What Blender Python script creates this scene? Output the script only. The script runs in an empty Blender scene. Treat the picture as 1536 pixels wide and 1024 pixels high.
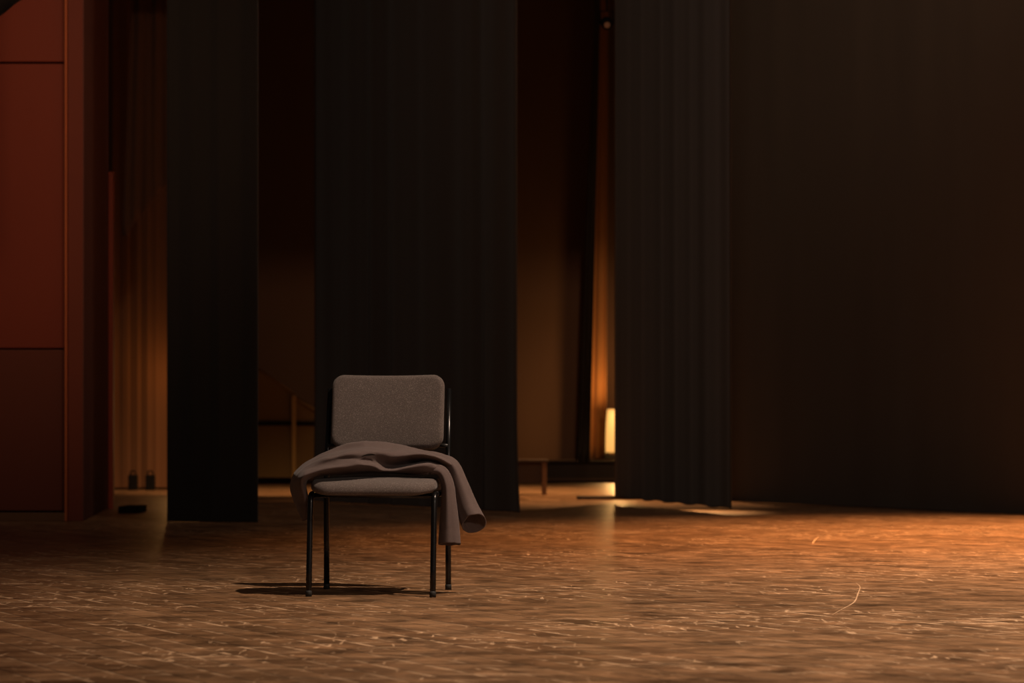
import bpy, bmesh, math, random
from mathutils import Vector, Matrix, noise
random.seed(7)
sc = bpy.context.scene
C = sc.collection
F = 3555.0          # focal length in pixels of a 1536 px wide frame
H = 0.6             # camera height
HZ = 658.0          # image row of the horizon

def P(px, py, Y):
    return Vector(((px - 768.0) * Y / F, Y, H + (HZ - py) * Y / F))
def FY(py):
    return H * F / (py - HZ)
def lerp(a, b, t): return a + (b - a) * t

# ------------------------------------------------------------------ materials
def new_mat(name):
    m = bpy.data.materials.new(name); m.use_nodes = True
    nt = m.node_tree
    return m, nt, nt.nodes['Principled BSDF']
def nd(nt, kind, **kw):
    n = nt.nodes.new(kind)
    for k, v in kw.items():
        if k in n.inputs: n.inputs[k].default_value = v
        else: setattr(n, k, v)
    return n
def ramp(nt, src, stops):
    r = nt.nodes.new('ShaderNodeValToRGB')
    els = r.color_ramp.elements
    while len(els) < len(stops): els.new(0.5)
    for e, (p, c) in zip(els, stops):
        e.position = p; e.color = (c[0], c[1], c[2], 1) if not isinstance(c, (int, float)) else (c, c, c, 1)
    nt.links.new(src, r.inputs[0])
    return r.outputs[0]
def mix(nt, fac, a, b, mode='MIX'):
    n = nt.nodes.new('ShaderNodeMix'); n.data_type = 'RGBA'; n.blend_type = mode
    for sock, v in ((n.inputs[0], fac), (n.inputs[6], a), (n.inputs[7], b)):
        if hasattr(v, 'is_output'): nt.links.new(v, sock)
        elif isinstance(v, (int, float)): sock.default_value = v
        else: sock.default_value = (v[0], v[1], v[2], 1)
    return n.outputs[2]
def coords(nt, scale=(1, 1, 1), rot=(0, 0, 0), loc=(0, 0, 0)):
    tc = nt.nodes.new('ShaderNodeTexCoord')
    mp = nt.nodes.new('ShaderNodeMapping')
    mp.inputs['Scale'].default_value = scale; mp.inputs['Rotation'].default_value = rot; mp.inputs['Location'].default_value = loc
    nt.links.new(tc.outputs['Object'], mp.inputs['Vector'])
    return mp.outputs[0]
def noise_tex(nt, vec, scale, detail=4, rough=0.55, dist=0.0):
    n = nd(nt, 'ShaderNodeTexNoise', Scale=scale, Detail=detail, Roughness=rough, Distortion=dist)
    nt.links.new(vec, n.inputs['Vector'])
    return n.outputs['Fac']
def bump(nt, bs, h, strength, dist):
    b = nd(nt, 'ShaderNodeBump', Strength=strength, Distance=dist)
    nt.links.new(h, b.inputs['Height']); nt.links.new(b.outputs[0], bs.inputs['Normal'])

def fabric(name, dark, light, speck, scale=900, rough=0.9, sheen=0.3, speck_at=0.66, bumpd=0.0006):
    m, nt, bs = new_mat(name)
    v = coords(nt)
    n1 = noise_tex(nt, v, scale, 2, 0.7)
    n2 = noise_tex(nt, v, scale * 0.03, 3)
    base = mix(nt, n2, dark, light)
    f = ramp(nt, n1, [(speck_at - .12, 0), (speck_at, 1)])
    nt.links.new(mix(nt, f, base, speck), bs.inputs['Base Color'])
    bs.inputs['Roughness'].default_value = rough
    bs.inputs['Sheen Weight'].default_value = sheen
    bs.inputs['Sheen Roughness'].default_value = 0.5
    bs.inputs['Specular IOR Level'].default_value = 0.25
    bump(nt, bs, n1, 0.4, bumpd)
    return m
def curtain_mat(name, a, b, sheen=0.15):
    m, nt, bs = new_mat(name)
    v = coords(nt, (1, 1, .12))
    n1 = noise_tex(nt, v, 4, 4)
    nt.links.new(mix(nt, n1, a, b), bs.inputs['Base Color'])
    bs.inputs['Roughness'].default_value = 0.95
    bs.inputs['Sheen Weight'].default_value = sheen
    bs.inputs['Specular IOR Level'].default_value = 0.1
    n2 = noise_tex(nt, coords(nt, (1, 1, .3)), 120, 2)
    bump(nt, bs, n2, 0.2, 0.002)
    return m
def paint(name, a, b, rough=0.6, scale=3, spec=0.3, stretch=(1, 1, .4), metal=0.0):
    m, nt, bs = new_mat(name)
    n1 = noise_tex(nt, coords(nt, stretch), scale, 5)
    nt.links.new(mix(nt, n1, a, b), bs.inputs['Base Color'])
    bs.inputs['Roughness'].default_value = rough
    bs.inputs['Specular IOR Level'].default_value = spec
    bs.inputs['Metallic'].default_value = metal
    return m

M = {}
M['chair_fabric'] = fabric('chair_fabric', (.068, .052, .047), (.094, .072, .065), (.185, .150, .135), 330, sheen=.1, speck_at=.66)
M['coat'] = fabric('coat_cloth', (.076, .053, .049), (.096, .067, .062), (.125, .09, .083), 500, sheen=.08, bumpd=.0004)
M['slit_shade'] = paint('painted_slit_shade', (.012, .009, .008), (.016, .012, .01), .9)  # dark colour stands for the shade inside the pocket opening
M['steel'] = paint('dark_steel_tube', (.022, .021, .022), (.034, .032, .032), .26, 14, .5, metal=.85)
M['rubber'] = paint('black_rubber', (.016, .015, .014), (.022, .02, .019), .7, 30)
M['shell'] = paint('dark_plastic', (.012, .011, .011), (.017, .015, .014), .4, 20)
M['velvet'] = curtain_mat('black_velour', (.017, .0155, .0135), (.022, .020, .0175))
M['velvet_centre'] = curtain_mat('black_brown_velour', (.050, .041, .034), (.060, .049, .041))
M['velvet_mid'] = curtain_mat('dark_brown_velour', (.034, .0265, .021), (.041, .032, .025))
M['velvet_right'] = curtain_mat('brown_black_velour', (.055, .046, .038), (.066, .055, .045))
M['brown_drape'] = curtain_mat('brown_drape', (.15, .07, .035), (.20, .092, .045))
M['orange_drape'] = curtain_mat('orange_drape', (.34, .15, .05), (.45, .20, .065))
M['red'] = paint('red_panel_paint', (.21, .042, .022), (.26, .054, .027), .45, 1.5)
M['red_trim'] = paint('red_trim_paint', (.15, .036, .02), (.18, .044, .024), .5, 1.5)
M['red_low'] = paint('red_brown_lower_panel', (.135, .038, .022), (.165, .048, .026), .5, 1.5)  # lower panel, set darker and browner than the panels above
M['red_dark'] = paint('dark_red_wood', (.15, .068, .055), (.18, .082, .066), .95, 3, .02)
M['trim_wood'] = paint('orange_brown_trim', (.46, .13, .05), (.55, .16, .06), .35, 6)
M['wallbrown'] = paint('brown_wall_plaster', (.11, .058, .034), (.14, .073, .042), .8, 1.2)
M['riser'] = paint('dark_riser_board', (.05, .032, .022), (.075, .046, .03), .6, 4)
M['wood_brown'] = paint('brown_bench_wood', (.14, .07, .035), (.19, .10, .05), .5, 8)
M['brass'] = paint('dull_brass', (.46, .28, .10), (.55, .34, .13), .4, 12, .5, metal=.3)
M['olive'] = paint('olive_brown_panel', (.20, .12, .045), (.25, .15, .06), .7, 4)
M['black'] = paint('matt_black', (.010, .009, .008), (.015, .013, .012), .9, 8, .05)

def emit(name, col, strength, base=(.05, .04, .03)):
    m, nt, bs = new_mat(name)
    bs.inputs['Base Color'].default_value = (*base, 1)
    bs.inputs['Roughness'].default_value = .9; bs.inputs['Specular IOR Level'].default_value = 0.0
    bs.inputs['Emission Color'].default_value = (*col, 1)
    bs.inputs['Emission Strength'].default_value = strength
    return m
M['lamp_glow'] = emit('lit_lamp_diffuser', (1.0, .47, .115), 1.0)
M['lens_glow'] = emit('dim_amber_lens', (.9, .30, .12), .06, (.004, .003, .003))

def floor_mat():
    m, nt, bs = new_mat('worn_stage_boards')
    ang = math.radians(62)       # board direction, measured from the x axis, leaning to the far left
    rot = (0, 0, ang)
    v = coords(nt, rot=rot)
    br = nt.nodes.new('ShaderNodeTexBrick')
    br.inputs['Scale'].default_value = 1.0
    br.inputs['Brick Width'].default_value = 1.15
    br.inputs['Row Height'].default_value = 0.115
    br.inputs['Mortar Size'].default_value = 0.0032
    br.inputs['Mortar Smooth'].default_value = 0.3
    br.inputs['Bias'].default_value = 0.0
    br.inputs['Color1'].default_value = (0, 0, 0, 1)
    br.inputs['Color2'].default_value = (1, 1, 1, 1)
    br.inputs['Mortar'].default_value = (.5, .5, .5, 1)
    br.offset = 0.37
    nt.links.new(v, br.inputs['Vector'])
    tone = ramp(nt, br.outputs['Color'], [(0, (.178, .090, .042)), (.5, (.220, .115, .055)), (1, (.265, .142, .071))])
    grain = noise_tex(nt, coords(nt, (1.6, 40, 1), rot), 2.0, 6, .65, .4)
    g = ramp(nt, grain, [(.28, .55), (.5, .95), (.74, 1.35)])
    c = mix(nt, 1.0, tone, g, 'MULTIPLY')
    # blotchy wear and dirt
    wear = noise_tex(nt, coords(nt, (3.6, 4.6, 1), (0, 0, -.25)), 1.5, 10, .68, .5)
    w = ramp(nt, wear, [(.34, .36), (.46, .80), (.56, 1.10), (.66, 1.65)])
    c = mix(nt, 1.0, c, w, 'MULTIPLY')
    # dark joints, in places worn to pale edges
    c = mix(nt, br.outputs['Fac'], c, (.030, .017, .010))
    be = nt.nodes.new('ShaderNodeTexBrick')
    for k, v2 in (('Scale', 1.0), ('Brick Width', 1.15), ('Row Height', .115), ('Mortar Size', .011), ('Mortar Smooth', .6)):
        be.inputs[k].default_value = v2
    be.offset = .37
    vv = coords(nt, rot=rot, loc=(0, .009, 0)); nt.links.new(vv, be.inputs['Vector'])
    worn = ramp(nt, noise_tex(nt, coords(nt, (2.6, 9, 1), rot), 1.3, 5, .65), [(.47, 0), (.56, 1)])
    edge = mix(nt, 1.0, be.outputs['Fac'], worn, 'MULTIPLY')
    # pale scuffs along and across the boards, and specks of bare wood
    def scuffs(scale, r, lo, hi, seed, det=2):
        n = noise_tex(nt, coords(nt, scale, (0, 0, r), (seed, seed * 2.3, 0)), 1.0, det, .5, .5)
        return ramp(nt, n, [(lo, 0), (hi, 1)])
    s1 = scuffs((2.6, 46, 1), ang, .63, .69, 3.1)
    s2 = scuffs((40, 6, 1), math.radians(-12), .65, .71, 8.7)
    s3 = scuffs((4.0, 28, 1), math.radians(16), .66, .72, 5.2)
    s4 = scuffs((22, 12, 1), 0.3, .69, .72, 1.4)
    s = mix(nt, 1.0, mix(nt, 1.0, s1, s2, 'ADD'), mix(nt, 1.0, s3, s4, 'ADD'), 'ADD')
    s = mix(nt, 1.0, s, edge, 'ADD')
    area = ramp(nt, noise_tex(nt, coords(nt, loc=(4, 9, 0)), 1.1, 3), [(.42, .12), (.62, 1)])
    sa = mix(nt, 1.0, s, area, 'MULTIPLY')
    c = mix(nt, sa, c, (.70, .45, .27))
    nt.links.new(c, bs.inputs['Base Color'])
    rn = ramp(nt, wear, [(.3, .27), (.7, .46)])
    nt.links.new(rn, bs.inputs['Roughness'])
    bs.inputs['Specular IOR Level'].default_value = 0.40
    hgt = mix(nt, .5, grain, wear)
    hgt = mix(nt, br.outputs['Fac'], hgt, (0, 0, 0))
    bump(nt, bs, hgt, 0.3, 0.003)
    return m
M['floor'] = floor_mat()
M['scratch'] = paint('bare_scratched_wood', (.50, .31, .18), (.62, .40, .24), .5, 40)

# ------------------------------------------------------------------ mesh helpers
def link(name, bm, mats, parent=None, smooth=True, loc=None):
    me = bpy.data.meshes.new(name)
    bmesh.ops.recalc_face_normals(bm, faces=bm.faces)
    bm.to_mesh(me); bm.free()
    for m in (mats if isinstance(mats, (list, tuple)) else [mats]): me.materials.append(m)
    if smooth:
        for p in me.polygons: p.use_smooth = True
    o = bpy.data.objects.new(name, me)
    C.objects.link(o)
    if parent: o.parent = parent
    if loc is not None: o.location = loc
    return o
def tag(o, label, cat, group=None):
    o['label'] = label; o['category'] = cat
    if group: o['group'] = group
    return o
def thing(name, label, cat, loc=(0, 0, 0), rotz=0, group=None):
    o = bpy.data.objects.new(name, None); C.objects.link(o)
    o.location = loc; o.rotation_euler = (0, 0, rotz)
    return tag(o, label, cat, group)
def struct(o):
    o['kind'] = 'structure'; return o
def add_box(bm, c, s, rotz=0, bev=0.0, mat=0):
    r = bmesh.ops.create_cube(bm, size=1.0)
    vs = r['verts']
    bmesh.ops.scale(bm, vec=s, verts=vs)
    if bev:
        es = list({e for v in vs for e in v.link_edges})
        rb = bmesh.ops.bevel(bm, geom=es, offset=bev, segments=2, affect='EDGES', profile=.5)
        vs = list({v for f in rb['faces'] for v in f.verts} | {v for v in vs if v.is_valid})
    if rotz: bmesh.ops.rotate(bm, cent=(0, 0, 0), matrix=Matrix.Rotation(rotz, 3, 'Z'), verts=vs)
    bmesh.ops.translate(bm, vec=c, verts=vs)
    for f in {f for v in vs for f in v.link_faces}: f.material_index = mat
def add_tube(bm, pts, r, seg=16, cap=True):
    pts = [Vector(p) for p in pts]
    rs = r if isinstance(r, (list, tuple)) else [r] * len(pts)
    rings = []; up = None
    for i, p in enumerate(pts):
        t = (pts[min(i + 1, len(pts) - 1)] - pts[max(i - 1, 0)]).normalized()
        if up is None:
            up = t.orthogonal().normalized()
        up = (up - t * up.dot(t)).normalized()
        b = t.cross(up)
        rings.append([bm.verts.new(p + (up * math.cos(a) + b * math.sin(a)) * rs[i]) for a in [2 * math.pi * k / seg for k in range(seg)]])
    for a, b in zip(rings, rings[1:]):
        for k in range(seg):
            bm.faces.new((a[k], a[(k + 1) % seg], b[(k + 1) % seg], b[k]))
    if cap:
        bm.faces.new(rings[0][::-1]); bm.faces.new(rings[-1])
def bend(a, b, c, r, n=7):
    """points from near b on ba to near b on bc, round corner of radius r"""
    a, b, c = Vector(a), Vector(b), Vector(c)
    p = b + (a - b).normalized() * r; q = b + (c - b).normalized() * r
    return [p * (1 - t) ** 2 + b * 2 * t * (1 - t) + q * t * t for t in [i / n for i in range(n + 1)]]
def rrect(w, h, rad, n=10):
    """rounded rectangle outline, rad = (bl, br, tr, tl)"""
    out = []
    cs = [(-w / 2, -h / 2, rad[0], 180), (w / 2, -h / 2, rad[1], 270), (w / 2, h / 2, rad[2], 0), (-w / 2, h / 2, rad[3], 90)]
    for x, y, r, a0 in cs:
        cx = x + (r if x < 0 else -r); cy = y + (r if y < 0 else -r)
        for i in range(n + 1):
            a = math.radians(a0 + 90 * i / n)
            out.append((cx + r * math.cos(a), cy + r * math.sin(a)))
    # subdivide long straights
    res = []
    for i, p in enumerate(out):
        q = out[(i + 1) % len(out)]
        res.append(p)
        d = math.hypot(q[0] - p[0], q[1] - p[1])
        k = int(d / .03)
        for j in range(1, k + 1): res.append((lerp(p[0], q[0], j / (k + 1)), lerp(p[1], q[1], j / (k + 1))))
    return res
def pad_bm(w, h, thick, rad, edge, crown, fn):
    """cushion: outline in (u, v), thickness in t (0 back .. thick front); fn maps (u, v, t) to xyz"""
    bm = bmesh.new()
    layers = []      # (inset, t)
    for i in range(5):
        a = math.pi / 2 * i / 4
        layers.append((edge * (1 - math.sin(a)), edge * (1 - math.cos(a))))
    for i in range(1, 7):
        a = math.pi / 2 * i / 6
        layers.append((edge * (1 - math.cos(a)), thick - edge * (1 - math.sin(a))))
    base = rrect(w, h, rad)
    rings = []
    def ring(ins, t, extra=1.0):
        vs = []
        for (u, v) in base:
            su = (w / 2 - ins) / (w / 2) * extra; sv = (h / 2 - ins) / (h / 2) * extra
            cr = 0
            uu, vv = u * su, v * sv
            if t > thick * .6:
                k = max(0, 1 - (abs(uu) / (w / 2)) ** 2.5) * max(0, 1 - (abs(vv) / (h / 2)) ** 2.5)
                cr = crown * k
            vs.append(bm.verts.new(fn(uu, vv, t + cr)))
        return vs
    rings = [ring(i, t) for i, t in layers]
    for e in (.85, .68, .5, .32, .15): rings.append(ring(edge * 0, thick, (1 - 0) * e))
    back = [ring(edge, 0, e) for e in (.6, .2)]
    n = len(base)
    for a, b in zip(rings, rings[1:]):
        for k in range(n): bm.faces.new((a[k], a[(k + 1) % n], b[(k + 1) % n], b[k]))
    prev = rings[0]
    for b in back:
        for k in range(n): bm.faces.new((prev[k], b[k], b[(k + 1) % n], prev[(k + 1) % n]))
        prev = b
    bm.faces.new(prev); bm.faces.new(rings[-1])
    return bm
def grid_bm(rows, close=False, bm=None):
    bm = bm or bmesh.new()
    vs = [[bm.verts.new(p) for p in r] for r in rows]
    for a, b in zip(vs, vs[1:]):
        n = len(a)
        for k in range(n if close else n - 1):
            bm.faces.new((a[k], a[(k + 1) % n], b[(k + 1) % n], b[k]))
    return bm
def cr(p0, p1, p2, p3, t):
    return 0.5 * ((2 * p1) + (p2 - p0) * t + (2 * p0 - 5 * p1 + 4 * p2 - p3) * t * t + (3 * p1 - p0 - 3 * p2 + p3) * t ** 3)
def spline(pts, n):
    """n samples per span through the points"""
    out = []
    L = len(pts)
    for i in range(L - 1):
        p0 = pts[i - 1] if i else pts[0] * 2 - pts[1]
        p3 = pts[i + 2] if i + 2 < L else pts[-1] * 2 - pts[-2]
        for k in range(n): out.append(cr(p0, pts[i], pts[i + 1], p3, k / n))
    out.append(pts[-1].copy())
    return out
def solidify(o, t, sub=0, offset=0.0):
    if sub:
        s = o.modifiers.new('smooth', 'SUBSURF'); s.levels = sub; s.render_levels = sub
    s = o.modifiers.new('thickness', 'SOLIDIFY'); s.thickness = t; s.offset = offset

# ------------------------------------------------------------------ camera
cam = bpy.data.cameras.new('camera')
cam.sensor_width = 36.0
cam.lens = 36.0 * F / 1536.0
cam.shift_y = (HZ - 512.0) / 1536.0
cam.clip_end = 200
cam.dof.use_dof = True
cam.dof.focus_distance = 9.1
cam.dof.aperture_fstop = 4.0
co = bpy.data.objects.new('camera', cam); C.objects.link(co)
co.location = (0, 0, H); co.rotation_euler = (math.radians(90), 0, 0)
sc.camera = co

# ------------------------------------------------------------------ setting
bm = bmesh.new()
v = [bm.verts.new(p) for p in ((-14, -1, 0), (14, -1, 0), (14, 38, 0), (-14, 38, 0))]
bm.faces.new(v)
def scratch(pts, w):
    """a gouge in the boards: narrow strip of bare wood following the points"""
    pts = spline([Vector(p) for p in pts], 6)
    prev = None
    for i, p in enumerate(pts):
        t = (pts[min(i + 1, len(pts) - 1)] - pts[max(i - 1, 0)]).normalized()
        s = Vector((-t.y, t.x, 0)); ww = w * (.35 + .65 * math.sin(math.pi * (i + .5) / len(pts))) * random.uniform(.7, 1.2)
        cur = (bm.verts.new(p + s * ww), bm.verts.new(p - s * ww))
        if prev:
            f = bm.faces.new((prev[0], prev[1], cur[1], cur[0])); f.material_index = 1
        prev = cur
def fp(px, py, z=.0006):
    p = P(px, py, FY(py)); p.z = z; return p
scratch([fp(1284, 874), fp(1290, 880), fp(1287, 890), fp(1281, 903), fp(1262, 914), fp(1248, 922)], .0028)
scratch([fp(1228, 805), fp(1222, 810), fp(1219, 815)], .006)
floor = struct(link('floor', bm, [M['floor'], M['scratch']], smooth=False))

def wall_box(name, p0, p1, thick, z0, z1, mat, parent=None):
    """upright slab between two ground points, thickness going away from the camera"""
    p0 = Vector((p0[0], p0[1], 0)); p1 = Vector((p1[0], p1[1], 0))
    d = (p1 - p0); L = d.length
    n = Vector((-d.y, d.x, 0)).normalized()
    c = (p0 + p1) / 2 + n * thick / 2
    bm = bmesh.new()
    add_box(bm, (0, 0, 0), (L, thick, z1 - z0), bev=.004)
    o = link(name, bm, mat, parent, smooth=False)
    o.location = (c.x, c.y, (z0 + z1) / 2); o.rotation_euler = (0, 0, math.atan2(d.y, d.x))
    return o
def gx(px, Y): return (px - 768.0) * Y / F
def gz(py, Y): return H + (HZ - py) * Y / F

struct(wall_box('wall_back', (-13.5, 36.4), (13.5, 36.4), .2, 0, 11, M['wallbrown']))

bm = bmesh.new(); add_box(bm, (0, 26.2, 9.6), (27, 22.6, .2)); add_box(bm, (0, 24.1, 7.55), (16, .25, 3.9)); struct(link('ceiling_and_light_blocker', bm, M['black'], smooth=False))  # roof slab, plus an unseen drop beam added to block high front light
struct(wall_box('wall_right', (13.5, 15), (13.5, 36.4), .2, 0, 9.5, M['black']))

# red panelled wall at the left: three stacked panels with open joints
YW = FY(781.5)
seam1, seam2 = gz(93, YW), gz(523, YW)
bm = bmesh.new()
x0, x1 = gx(-560, YW), gx(97.5, YW)
for z0, z1, mi in ((.075, seam2 - .006, 1), (seam2 + .006, seam1 - .007, 0), (seam1 + .007, 7.0, 0)):
    add_box(bm, ((x0 + x1) / 2, YW + .06, (z0 + z1) / 2), (x1 - x0, .05, z1 - z0), bev=.006, mat=mi)
add_box(bm, ((x0 + x1) / 2, YW + .16, 3.5), (x1 - x0, .14, 7.0), mat=2)
struct(link('wall_left', bm, [M['red'], M['red_low'], M['riser']], smooth=False))
struct(wall_box('baseboard_left', (x0, YW - .01), (x1 + .01, YW - .01), .05, 0, .062, M['wood_brown']))
struct(wall_box('trim_1', (gx(98, YW) - .004, YW - .012), (gx(100.6, YW), YW - .012), .06, 0.0, 7.0, M['trim_wood']))
# narrow red pilaster then the return wall going away
struct(wall_box('trim_2', (gx(102.4, YW), YW - .0), (gx(122, YW), YW + .06), .2, 0.0, 7.0, M['red_trim']))
YR = FY(763)
struct(wall_box('wall_side', (gx(122.3, YW), YW + .08), (gx(160, YR), YR), .08, 0, 7.0, M['red_dark']))
struct(wall_box('trim_3', (gx(158.5, YR), YR - .05), (gx(161.3, YR), YR - .05), .1, 0, 7.0, M['red_dark']))
struct(wall_box('trim_4', (gx(163, YR), YR - .03), (gx(170.5, YR), YR - .03), .08, 0, gz(258, YR), M['red']))

# platform along the back wall
bm = bmesh.new()
rx0, rx1 = gx(330, 33), gx(1040, 33)
add_box(bm, ((rx0 + rx1) / 2, 34.65, .14), (rx1 - rx0, 3.3, .28), bev=.004)
add_box(bm, ((rx0 + rx1) / 2, 32.97, .285), (rx1 - rx0 + .02, .1, .03), bev=.004)
add_box(bm, ((rx0 + rx1) / 2, 32.96, .035), (rx1 - rx0 + .02, .05, .03), mat=1)
tag(link('stage_riser', bm, [M['riser'], M['wood_brown']], smooth=False), 'low dark platform along the back wall behind the curtains', 'platform')

# ------------------------------------------------------------------ curtains
def curtain(name, a, b, z0, z1, mat, label, folds, amp, seed, group=None, flare=0.0, lean=(0, 0), n_u=None, n_v=26, hemwave=0.0, thick=.012, amp_top=.55):
    """pleated cloth between ground points a and b"""
    rnd = random.Random(seed)
    a = Vector((a[0], a[1], 0)); b = Vector((b[0], b[1], 0))
    d = b - a; L = d.length; t = d.normalized(); nrm = Vector((t.y, -t.x, 0))
    n_u = n_u or max(40, int(folds * 14))
    ph = [rnd.uniform(0, 6.28) for _ in range(6)]
    rows = []
    for j in range(-1, n_v + 1):
        q = max(j, 0) / n_v + (.0012 if j == 0 else 0); z = lerp(z0, z1, q)
        k = lerp(1.0, amp_top, min(1, q * 1.6))
        row = []
        for i in range(n_u + 1):
            s = i / n_u
            wv = s + .018 * math.sin(6.28 * 1.7 * s + ph[0]) + .010 * math.sin(6.28 * 4.1 * s + ph[1] + q * .8)
            off = math.sin(6.28 * folds * wv + ph[2]) * .62 + math.sin(6.28 * folds * .43 * wv + ph[3]) * .38 + .22 * math.sin(6.28 * folds * 2.1 * wv + ph[4] + q)
            # pleats are sharper towards the viewer
            off = off * amp * k * (.75 + .25 * math.sin(6.28 * 2 * s + ph[5]))
            e = (s - .5)
            fl = flare * max(0, 1 - q * 9) ** 2
            p = a + t * (s * L + fl * (1 if s > .5 else -1) * max(0, abs(e) * 2 - .75) * 4) + nrm * off
            p.x += lerp(0, lean[0] if s < .5 else lean[1], q) if lean != (0, 0) else 0
            zz = z + (hemwave * math.sin(6.28 * folds * .8 * s + ph[1]) if j <= 0 else 0)
            row.append(Vector((p.x, p.y, zz)))
        rows.append(row)
    org = (a + b) / 2; org.z = z0
    rows = [[p - org for p in r] for r in rows]
    o = link(name, grid_bm(rows), mat)
    o.location = org
    solidify(o, thick)
    return tag(o, label, 'curtain', group)
BLK = 'black stage curtains'
def ends(pxa, pya, pxb, pyb):
    Ya, Yb = FY(pya), FY(pyb)
    return (gx(pxa, Ya), Ya), (gx(pxb, Yb), Yb)
a, b = ends(250.5, 782.5, 387, 783.5)
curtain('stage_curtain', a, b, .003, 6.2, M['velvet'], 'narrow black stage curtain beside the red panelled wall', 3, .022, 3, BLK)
a, b = ends(472, 752, 775, 768)
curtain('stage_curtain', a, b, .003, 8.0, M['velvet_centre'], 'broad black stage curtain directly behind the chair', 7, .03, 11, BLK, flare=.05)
a, b = (gx(922, 22.2), 22.2), (gx(1096, 18.6), 18.6)
curtain('stage_curtain', a, b, .055, 7.5, M['velvet_mid'], 'dark stage curtain with warm light showing under its raised hem', 7, .014, 23, BLK, hemwave=.007)
a, b = ends(1085, 751, 1640, 777)
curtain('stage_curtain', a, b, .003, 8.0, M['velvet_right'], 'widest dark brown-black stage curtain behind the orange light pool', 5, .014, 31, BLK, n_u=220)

# dark border cloth whose lower edge just shows in the top left corner
YB = 15.0
rows = []
for j in range(13):
    q = j / 12
    row = []
    for i in range(41):
        s = i / 40
        px = lerp(-260, 62, s)
        edge = 30 - 30 * ((px + 10) / 55) if px > -10 else 30 + 14 * math.sin((px + 10) * .02)
        zb = gz(edge - 4, YB); zt = gz(-330, YB)
        row.append(Vector((gx(px, YB), YB + .05 * math.sin(s * 26) * (1 - q * .4), lerp(zb, zt, q))))
    rows.append(row)
o = link('border_curtain', grid_bm(rows), M['velvet']); solidify(o, .012)
tag(o, 'dark overhead border cloth showing above the red wall panels', 'curtain')

# brown drape glowing behind the narrow black curtain
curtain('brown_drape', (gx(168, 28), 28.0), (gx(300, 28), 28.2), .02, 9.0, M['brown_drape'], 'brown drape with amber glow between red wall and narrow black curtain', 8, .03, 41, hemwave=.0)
# swagged cloth hanging in front of it
rows = []
for j in range(31):
    q = j / 30      # 0 top .. 1 bottom
    row = []
    for i in range(31):
        s = i / 30
        Y = 25.5
        yl = lerp(-160, 352, q); yr = lerp(-160, 262, q)
        xl = lerp(206, 184, q ** .8); xr = lerp(262, 262, q)
        tip = max(0, 1 - abs(s - .09) / .09) * 10 * q
        px = lerp(xl, xr, s); py = lerp(yl, yr, s ** 1.1) + tip
        row.append(Vector((gx(px, Y), Y + .016 * math.sin(s * 17 + q * 1.5) * (1.1 - .4 * q) + .012 * math.sin(s * 31 - q * 3), gz(py, Y))))
    rows.append(row)
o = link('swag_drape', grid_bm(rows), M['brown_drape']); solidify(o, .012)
tag(o, 'brown swagged cloth hanging to a point high beside the narrow black curtain', 'curtain')

# narrow drapes in the lit gap
def strip(name, Y, left, right, z_bottom, mat, label, seed):
    rnd = random.Random(seed); ph = rnd.uniform(0, 6)
    rows = []
    for j in range(31):
        q = j / 30
        row = []
        for i in range(25):
            s = i / 24
            z = lerp(z_bottom, 7.5, q); py = HZ - (z - H) * F / Y
            xl = lerp(left[1], left[0], max(0, min(1.4, (690 - py) / 690))); xr = lerp(right[1], right[0], max(0, min(1.4, (690 - py) / 690)))
            px = lerp(xl, xr, s)
            row.append(Vector((gx(px, Y), Y + .035 * math.sin(s * 12.5 + ph + q) * (1 - .3 * q), z)))
        rows.append(row)
    o = link(name, grid_bm(rows), mat); solidify(o, .012)
    return tag(o, label, 'curtain')
strip('side_drape', 30.6, (893, 867), (900, 884.5), .29, M['velvet'], 'thin black drape edge beside the orange lit strip', 2)
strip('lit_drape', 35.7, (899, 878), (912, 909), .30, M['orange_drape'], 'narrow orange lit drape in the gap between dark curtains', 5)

# ------------------------------------------------------------------ objects in the gaps
# glowing work lamp behind the right curtain
YL = 35.2
t = thing('work_lamp', 'glowing amber lamp on the platform, half hidden by a curtain edge', 'lamp', (gx(919, YL), YL, .30))
bm = bmesh.new(); add_box(bm, (0, 0, .035), (.26, .16, .07), bev=.01); link('base', bm, M['black'], t, smooth=False)
bm = bmesh.new()
rows = []
for j in range(9):
    q = j / 8; z = lerp(.10, .74, q)
    rr = .105 * (1 - .25 * q ** 3)
    rows.append([Vector((rr * math.cos(a), .07 * math.sin(a) * (1 - .3 * q ** 3), z)) for a in [6.283 * k / 20 for k in range(20)]])
bm = grid_bm(rows, True)
bm.faces.new(bm.verts[:20] if False else [bm.verts[k] if False else list(bm.verts)[k] for k in range(20)][::-1]); bm.faces.new(list(bm.verts)[-20:])
link('diffuser', bm, M['lamp_glow'], t)
bm = bmesh.new(); add_tube(bm, [(0, 0, .065), (0, 0, .105)], .05, 16); link('stem', bm, M['brass'], t)

# bench with a panel, in front of the platform
Yb_ = FY(742)
t = thing('low_bench', 'low brown wooden bench end beside the centre curtain', 'bench', (gx(790, Yb_), Yb_, 0))
kk = Yb_ / F
bm = bmesh.new(); add_box(bm, (-.10, .18, gz(691, Yb_)), (.66, .40, .03), bev=.005); link('seat', bm, M['riser'], t, smooth=False)
for sx in (gx(816.5, Yb_) - gx(790, Yb_), -.40):
    for sy in (.02, .34):
        bm = bmesh.new(); add_box(bm, (sx, sy, .175), (.05, .05, .35), bev=.004); link('leg', bm, M['wood_brown'], t, smooth=False)
bm = bmesh.new(); add_box(bm, (-.10, .05, .235), (.56, .02, .21), bev=.003); link('apron', bm, M['riser'], t, smooth=False)

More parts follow.
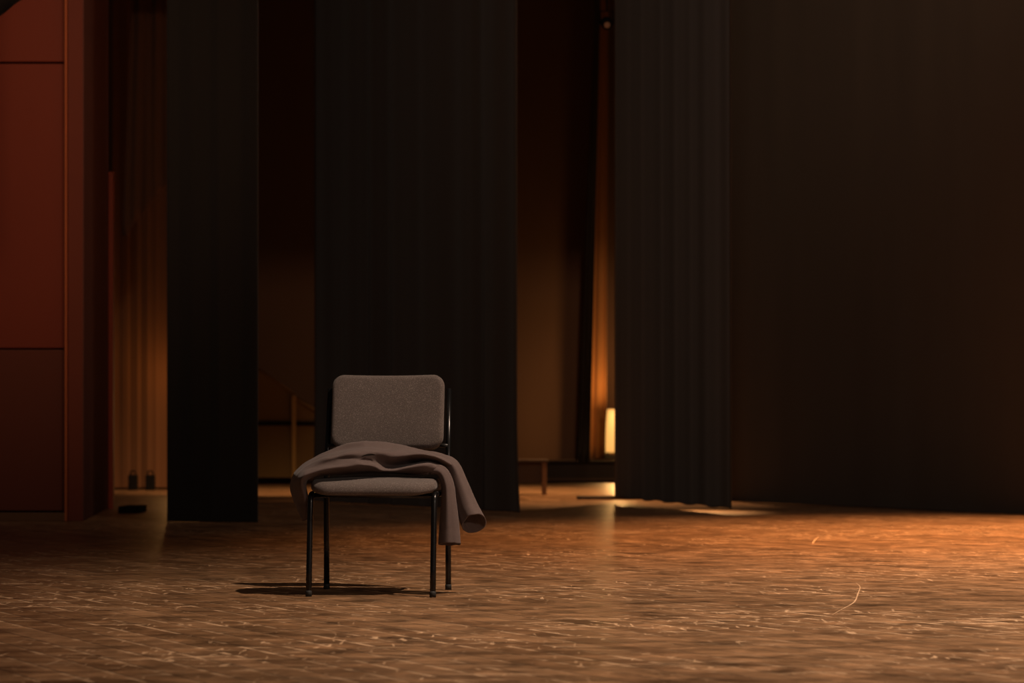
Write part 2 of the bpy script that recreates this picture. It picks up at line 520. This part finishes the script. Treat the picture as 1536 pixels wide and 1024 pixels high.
# flat dark strip on the floor
bm = bmesh.new()
for (pa, pb, ya) in ((866, 1000, 748.5),):
    Y = FY(ya)
    add_box(bm, ((gx(pa, Y) + gx(pb, Y)) / 2, Y + .1, .016), (gx(pb, Y) - gx(pa, Y), .4, .03), bev=.008)
tag(link('dark_floor_strip', bm, M['riser'], smooth=False), 'flat dark strip lying on the floor at the lit gap', 'floor strip')
bm = bmesh.new(); Y = FY(770)
add_box(bm, (gx(190, Y), Y + .3, .028), (gx(205, Y) - gx(176, Y), .5, .055), bev=.006)
tag(link('low_box', bm, M['black'], smooth=False), 'low black slab on the floor at the foot of the red wall edge', 'box')
# two small black weights under the brown drape
for i, (px, lab) in enumerate(((199.5, 'small black weight under the brown drape, nearer the red wall'), (225.5, 'small black weight under the brown drape, nearer the narrow black curtain'))):
    Y = FY(735)
    t = thing('stage_weight', lab, 'weight', (gx(px, Y), Y, 0), 0, 'black weights under the brown drape')
    bm = bmesh.new(); add_box(bm, (0, 0, .09), (.105, .10, .18), bev=.012); link('body', bm, M['black'], t, smooth=False)
    bm = bmesh.new(); add_tube(bm, [(-.03, 0, .18)] + bend((-.03, 0, .18), (-.03, 0, .225), (.03, 0, .225), .02, 5) + bend((-.03, 0, .225), (.03, 0, .225), (.03, 0, .18), .02, 5) + [(.03, 0, .18)], .008, 8)
    link('handle', bm, M['black'], t)

# stair railing between the left curtains
YS = 31.0
t = thing('stair_railing', 'dull brass stair railing between the narrow curtain and the chair', 'railing', (gx(441, YS), YS, 0))
ox = gx(441, YS)
bm = bmesh.new(); add_box(bm, (0, 0, gz(593, YS) / 2), (.055, .055, gz(593, YS)), bev=.008); link('post', bm, M['brass'], t, smooth=False)
bm = bmesh.new(); add_tube(bm, [(0, 0, gz(595, YS)), (gx(520, YS) - ox, 0, gz(643, YS))], .02, 10); link('handrail', bm, M['brass'], t)
bm = bmesh.new(); add_tube(bm, [(gx(370, YS) - ox, .05, gz(541, YS)), (0, .05, gz(591, YS))], .015, 10); link('handrail', bm, M['olive'], t)
bm = bmesh.new(); add_box(bm, ((gx(370, YS) + gx(520, YS)) / 2 - ox, .03, gz(635, YS)), (gx(520, YS) - gx(370, YS), .03, .05), bev=.005); link('crossbar', bm, M['black'], t, smooth=False)
bm = bmesh.new()
pts = [(370, 543), (520, 645), (520, 716), (370, 716)]
fr = [bm.verts.new((gx(x, YS) - ox, .075, gz(y, YS))) for x, y in pts]
bk = [bm.verts.new((gx(x, YS) - ox, .10, gz(y, YS))) for x, y in pts]
bm.faces.new(fr); bm.faces.new(bk[::-1])
for k in range(4): bm.faces.new((fr[k], bk[k], bk[(k + 1) % 4], fr[(k + 1) % 4]))
link('infill_panel', bm, M['olive'], t, smooth=False)

# tiny lit stage lantern high in front of the curtains
YT = 21.5
t = thing('stage_lantern', 'tiny stage lantern glinting amber near the top of the picture', 'stage light', (gx(911, YT), YT, gz(36, YT)))
bm = bmesh.new(); add_tube(bm, [(0, .05, .0), (0, .22, .05)], [.045, .055], 16); link('housing', bm, M['black'], t)
bm = bmesh.new(); add_tube(bm, [(0, .03, -.006), (0, .052, .0)], [.018, .028], 14); link('lens', bm, M['lens_glow'], t)
bm = bmesh.new(); add_tube(bm, [(-.06, .13, .02), (-.06, .13, .14), (.06, .13, .14), (.06, .13, .02)], .007, 8); link('yoke', bm, M['black'], t)
bm = bmesh.new(); add_tube(bm, [(0, .13, .14), (0, .13, 1.9)], .009, 8); link('hanging_rod', bm, M['black'], t)

# ------------------------------------------------------------------ the chair
ROT = math.radians(-5.2)
CX, CY = -.517, 9.22
chair = thing('upholstered_chair', 'grey-brown upholstered chair with dark metal legs alone on the stage floor', 'chair', (CX, CY, 0), ROT)
TR = .0115
ZR = .383
for s in (-1, 1):
    # front leg, raked and bent back under the seat
    foot, top, back = (s * .238, -.221, .008), (s * .238, -.175, ZR + .006), (s * .241, .21, ZR)
    pts = [foot] + [Vector(foot).lerp(Vector(top), q) for q in (.25, .5, .75)] + bend(foot, top, back, .035)
    bm = bmesh.new(); add_tube(bm, pts, TR); leg = link('leg', bm, M['steel'], chair)
    bm = bmesh.new(); add_tube(bm, [(foot[0], foot[1], 0), (foot[0], foot[1], .016), (foot[0], foot[1] + .001, .022)], [.0125, .0125, .0118]); link('rubber_foot', bm, M['rubber'], leg)
    bm = bmesh.new(); add_tube(bm, [pts[-1], back], TR); link('side_rail', bm, M['steel'], chair)
    # rear leg running up into the back post
    foot = (s * .2445, .225, .008)
    k1 = (s * .2445, .218, .47); topb = (s * .240, .288, .800)
    pts = [foot, (s * .2445, .222, .2)] + bend(foot, k1, topb, .06) + [topb]
    bm = bmesh.new(); add_tube(bm, pts, [TR] * (len(pts) - 1) + [TR * .96])
    leg = link('leg', bm, M['steel'], chair)
    bm = bmesh.new(); add_tube(bm, [(foot[0], foot[1], 0), (foot[0], foot[1], .016), (foot[0], foot[1], .022)], [.0125, .0125, .0118]); link('rubber_foot', bm, M['rubber'], leg)
    bm = bmesh.new(); add_tube(bm, [(s * .243, .232, .572), (s * .200, .252, .575)], .008, 10); link('bracket', bm, M['shell'], chair)
for y, nm in ((-.135, 'crossbar'), (.17, 'crossbar')):
    bm = bmesh.new(); add_tube(bm, [(-.24, y, ZR), (.24, y, ZR)], .009, 12); link(nm, bm, M['steel'], chair)
for s in (-1, 1):
    for y in (-.10, .14):
        bm = bmesh.new(); add_tube(bm, [(s * .20, y, ZR - .002), (s * .20, y, .408)], .012, 10); link('spacer', bm, M['shell'], chair)
# seat cushion
def seat_map(u, v, t):
    droop = -.020 * max(0, (-v - .10) / .12) ** 2
    return (u, v - .012, .399 + t + droop)
link('seat', pad_bm(.482, .44, .046, (.085, .085, .045, .045), .021, .010, seat_map), M['chair_fabric'], chair)
def under_map(u, v, t): return (u, v - .012, .392 + t + (-.010 * max(0, (-v - .10) / .12) ** 2))
link('seat_pan', pad_bm(.43, .39, .014, (.07, .07, .04, .04), .005, 0, under_map), M['shell'], chair)
# backrest
TILT = math.radians(10.5)
def back_map(off):
    def f(u, v, t):
        y = -t + off + -.50 * u * u + .020
        z = v
        return (u, .262 + y * math.cos(TILT) + z * math.sin(TILT), .704 + z * math.cos(TILT) - y * math.sin(TILT))
    return f
link('backrest', pad_bm(.452, .302, .042, (.05, .05, .05, .05), .019, .010, back_map(.0)), M['chair_fabric'], chair)
link('back_shell', pad_bm(.440, .300, .016, (.05, .05, .05, .05), .007, 0, back_map(.014)), M['shell'], chair)

# ------------------------------------------------------------------ the jacket
jorg = Vector((CX, 9.2, .47))
jacket = thing('jacket', 'dark grey-brown jacket bundled on the chair seat, sleeves hanging down', 'jacket', jorg)
# rows of control points, lower front edge to lower back edge; columns from the left hem to the right end
R = [
 [(467.5,771,9.115),(465.5,758,9.115),(459.5,723,9.09),(479,713,9.09),(520,711,9.13),(560,708.5,9.13),(600,710,9.13),(636,711,9.13),(655,712,9.12),(668,722,9.12)],
 [(461,777,9.085),(459,752,9.08),(457,723,9.06),(481,712.5,9.07),(520,708,9.08),(558,706,9.10),(598,707.5,9.10),(636,706,9.08),(655,707,9.10),(666,716,9.125)],
 [(454,778,9.11),(451,748,9.10),(453,717,9.04),(481,705,9.025),(520,699,9.025),(552,698,9.045),(584,705,9.08),(630,696,9.06),(652,697,9.09),(664,706,9.12)],
 [(449,770,9.16),(444,742,9.15),(448,714,9.08),(481,697,9.06),(520,689,9.065),(556,691,9.07),(590,699,9.14),(630,691.5,9.15),(655,692.5,9.145),(669,700,9.145)],
 [(445,760,9.22),(439,735,9.20),(446,710,9.13),(480,690.5,9.08),(516,681,9.07),(552,676,9.075),(590,684,9.08),(626,681,9.075),(656,685.5,9.09),(678,696,9.13)],
 [(442,754,9.27),(436,730,9.25),(445,706,9.20),(478,686.5,9.18),(516,675,9.185),(556,670,9.16),(594,674.5,9.13),(626,678,9.15),(658,683.3,9.17),(682,693,9.18)],
 [(441,752,9.31),(436,729,9.29),(447,704,9.26),(476,684,9.24),(512,668,9.24),(552,662,9.23),(594,666,9.22),(628,674,9.22),(660,680,9.23),(684,690,9.25)],
 [(444,758,9.34),(442,736,9.34),(455,706,9.33),(480,690,9.34),(514,676,9.345),(552,670,9.345),(594,674,9.345),(628,680,9.345),(660,686,9.34),(682,697,9.34)],
 [(448,760,9.37),(450,738,9.37),(462,712,9.37),(484,700,9.375),(514,699,9.375),(552,698,9.375),(594,699,9.375),(628,700,9.375),(658,701,9.375),(676,708,9.37)],
]
NU, NV = 10, 6
rows = [spline([P(*p) for p in r], NU) for r in R]
cols = list(zip(*rows))
cols = [spline(list(c), NV) for c in cols]
rows = [list(r) for r in zip(*cols)]
nr, nc = len(rows), len(rows[0])
for j, r in enumerate(rows):
    for i, p in enumerate(r):
        w = min(1, j / 4, (nr - 1 - j) / 4)
        # creases running mostly along the bundle
        q = Vector((p.x * 6 + p.z * 6, p.y * 14, p.z * 19 - p.x * 5))
        a = (.5 - abs(noise.noise(q))) * .013 - .004 + (.4 - abs(noise.noise(q * 2.1 + Vector((3, 1, 7))))) * .005 - .001
        p.y -= a * w; p.z += a * w * .8
rows = [[p - jorg for p in r] for r in rows]
o = o_body = link('body', grid_bm(rows), M['coat'], jacket)
solidify(o, .0035, 1)

def sleeve(stations, end_tilt, seed, n=44):
    """stations: (px, py, Y, half width px, half depth m); flattened tube, open at the hem"""
    rnd = random.Random(seed); ph = [rnd.uniform(0, 6.28) for _ in range(4)]
    pts = spline([P(s[0], s[1], s[2]) for s in stations], 8)
    hw = spline([Vector((s[3] * s[2] / F, s[4], 0)) for s in stations], 8)
    rows = []
    L = len(pts)
    for i, p in enumerate(pts):
        t = pts[min(i + 1, L - 1)] - pts[max(i - 1, 0)]
        t = Vector((t.x, t.y * .3, t.z)).normalized()
        w = Vector((-t.z, 0, t.x)).normalized()     # across, in the picture-facing plane
        if w.x < 0: w = -w
        d = w.cross(t)
        if d.y > 0: d = -d                          # towards the viewer
        q = i / (L - 1)
        row = []
        for k in range(n):
            a = 2 * math.pi * k / n
            m = 1 + .07 * math.sin(3 * a + ph[0] + q * 1.6) + .045 * math.sin(5 * a + ph[1] - q * 2.2) + .02 * math.sin(9 * a + ph[2] + q * 3)
            ca, sa = math.cos(a), math.sin(a)
            x = w * ca * hw[i].x * (1 + (m - 1) * .35) + d * sa * hw[i].y * m
            e = end_tilt * max(0, q - .55) / .45
            x += t * (-sa * e)
            x += t * .004 * noise.noise(Vector((a * 2, q * 9, seed)))
            # a stitched line near the hem
            if abs(q - .90) < .012: x *= .985
            row.append(p + x)
        rows.append(row)
    rows = [[p - jorg for p in r] for r in rows]
    o = link('sleeve', grid_bm(rows, True), M['coat'], jacket)
    solidify(o, .004, 1, -1)
    return o
sleeve([(606,706,9.13,4,.012),(626,705,9.12,6,.018),(648,703.5,9.11,7.5,.022),(663,708,9.11,9,.026),(671,726,9.11,10,.030),(673,750,9.11,11.5,.032),(674,785,9.11,15,.033),(674.5,816,9.11,17,.032)], .006, 4)
sleeve([(610,684,9.20,5,.012),(640,686,9.19,8,.03),(664,691,9.18,10,.034),(678,700,9.17,12,.036),(688,725,9.165,14,.038),(699,757,9.16,17,.042),(711.5,785,9.15,19.0,.050)], .034, 9)
# dark patch on the upper fold, colour standing for shade inside a pocket slit
from mathutils.bvhtree import BVHTree
bm = bmesh.new(); bm.from_mesh(o_body.data); tree = BVHTree.FromBMesh(bm); bm.free()
def on_cloth(px, py, lift):
    org = Vector((0, 0, H)) - jorg
    d = (P(px, py, 9.0) - Vector((0, 0, H))).normalized()
    hit = tree.ray_cast(org, d)[0]
    return hit - d * lift
top = []; mid = []; bot = []
N = 22
for k in range(N + 1):
    q = k / N; x = lerp(542.5, 563.5, q); arc = math.sin(math.pi * q) ** .8
    y = 684.6 - 2.6 * q - 1.2 * arc
    top.append((x, y - .2 - 1.2 * arc)); bot.append((x, y + .2 + 1.1 * arc)); mid.append((x, y))
bm = grid_bm([[on_cloth(x, y, .0065) for x, y in r] for r in (top, mid, bot)])
slit = link('pocket_slit_shade', bm, M['slit_shade'], jacket)
bm = bmesh.new(); add_tube(bm, [on_cloth(x, y - .5, .0065) for x, y in top], .0013, 6)
link('welt', bm, M['coat'], slit)

# ------------------------------------------------------------------ light
def light(kind, name, loc, target, energy, col, size=.3, angle=60, blend=.5):
    l = bpy.data.lights.new(name, kind); l.energy = energy; l.color = col
    if kind == 'SPOT':
        l.spot_size = math.radians(angle); l.spot_blend = blend; l.shadow_soft_size = size
    elif kind == 'POINT': l.shadow_soft_size = size
    elif kind == 'AREA': l.size = size
    o = bpy.data.objects.new(name, l); C.objects.link(o); o.location = loc
    o.rotation_euler = (Vector(target) - Vector(loc)).to_track_quat('-Z', 'Y').to_euler()
    return o
WARM = (1.0, .77, .58)
light('SPOT', 'key_spotlight', (CX + 4.1, CY - 2.9, 8.8), (CX + 3.0, CY - 1.0, .0), 6000, WARM, .10, 64, 1.0)
light('SPOT', 'front_spotlight', (4.3, 1.6, 3.9), (CX, CY, .45), 420, (1.0, .78, .62), .3, 20, 1.0)
light('SPOT', 'pool_spotlight', (6.4, 15.2, 7.8), (4.7, 14.2, 0), 14500, (1.0, .50, .21), .3, 72, 1.0)
light('SPOT', 'curtain_spotlight', (6.5, 9, 8.5), (5.6, 20.0, 7.0), 3200, (1.0, .60, .34), .5, 50, 1.0)
light('SPOT', 'curtain_wash_spotlight', (1.0, 11.0, 9.2), (.6, 19.5, 2.6), 620, (1.0, .70, .52), .4, 74, 1.0)
light('SPOT', 'red_wall_spotlight', (-1.5, 11.0, 6.2), (-3.5, 17.0, 2.9), 380, (1.0, .55, .33), .3, 36, 1.0)
# lamps behind the curtains
light('POINT', 'drape_lamp', (gx(263, 27.62), 27.62, gz(556, 27.62)), (gx(245, 28), 28, gz(560, 28)), 5.0, (1.0, .48, .14), .06)
light('POINT', 'work_lamp_light', (gx(928, 34.9), 34.9, .95), (0, 0, 0), 60, (1.0, .52, .17), .1)
light('SPOT', 'backstage_spotlight', (1.75, 25.6, 4.9), (.9, 27.2, 0), 2300, (1.0, .56, .24), .15, 66, 1.0)
light('SPOT', 'gap_spotlight', (1.75, 24.4, 4.9), (.75, 23.2, 0), 1500, (1.0, .52, .21), .15, 62, 1.0)
light('SPOT', 'hem_spotlight', (gx(1040, 20.8), 20.9, 1.8), (gx(1040, 19.5), 19.5, 0), 550, (1.0, .52, .20), .1, 34, 1.0)
light('SPOT', 'stair_spotlight', (-1.75, 24.6, 4.5), (-2.1, 27.0, 0), 1300, (1.0, .58, .26), .15, 66, 1.0)

w = bpy.data.worlds.new('world'); sc.world = w; w.use_nodes = True
w.node_tree.nodes['Background'].inputs[0].default_value = (.55, .42, .34, 1)
w.node_tree.nodes['Background'].inputs[1].default_value = .055
vs = sc.view_settings
sc.display_settings.display_device = 'sRGB'
vs.view_transform = 'Standard'; vs.look = 'None'; vs.gamma = 1; vs.exposure = 0.0
vs.use_curve_mapping = False
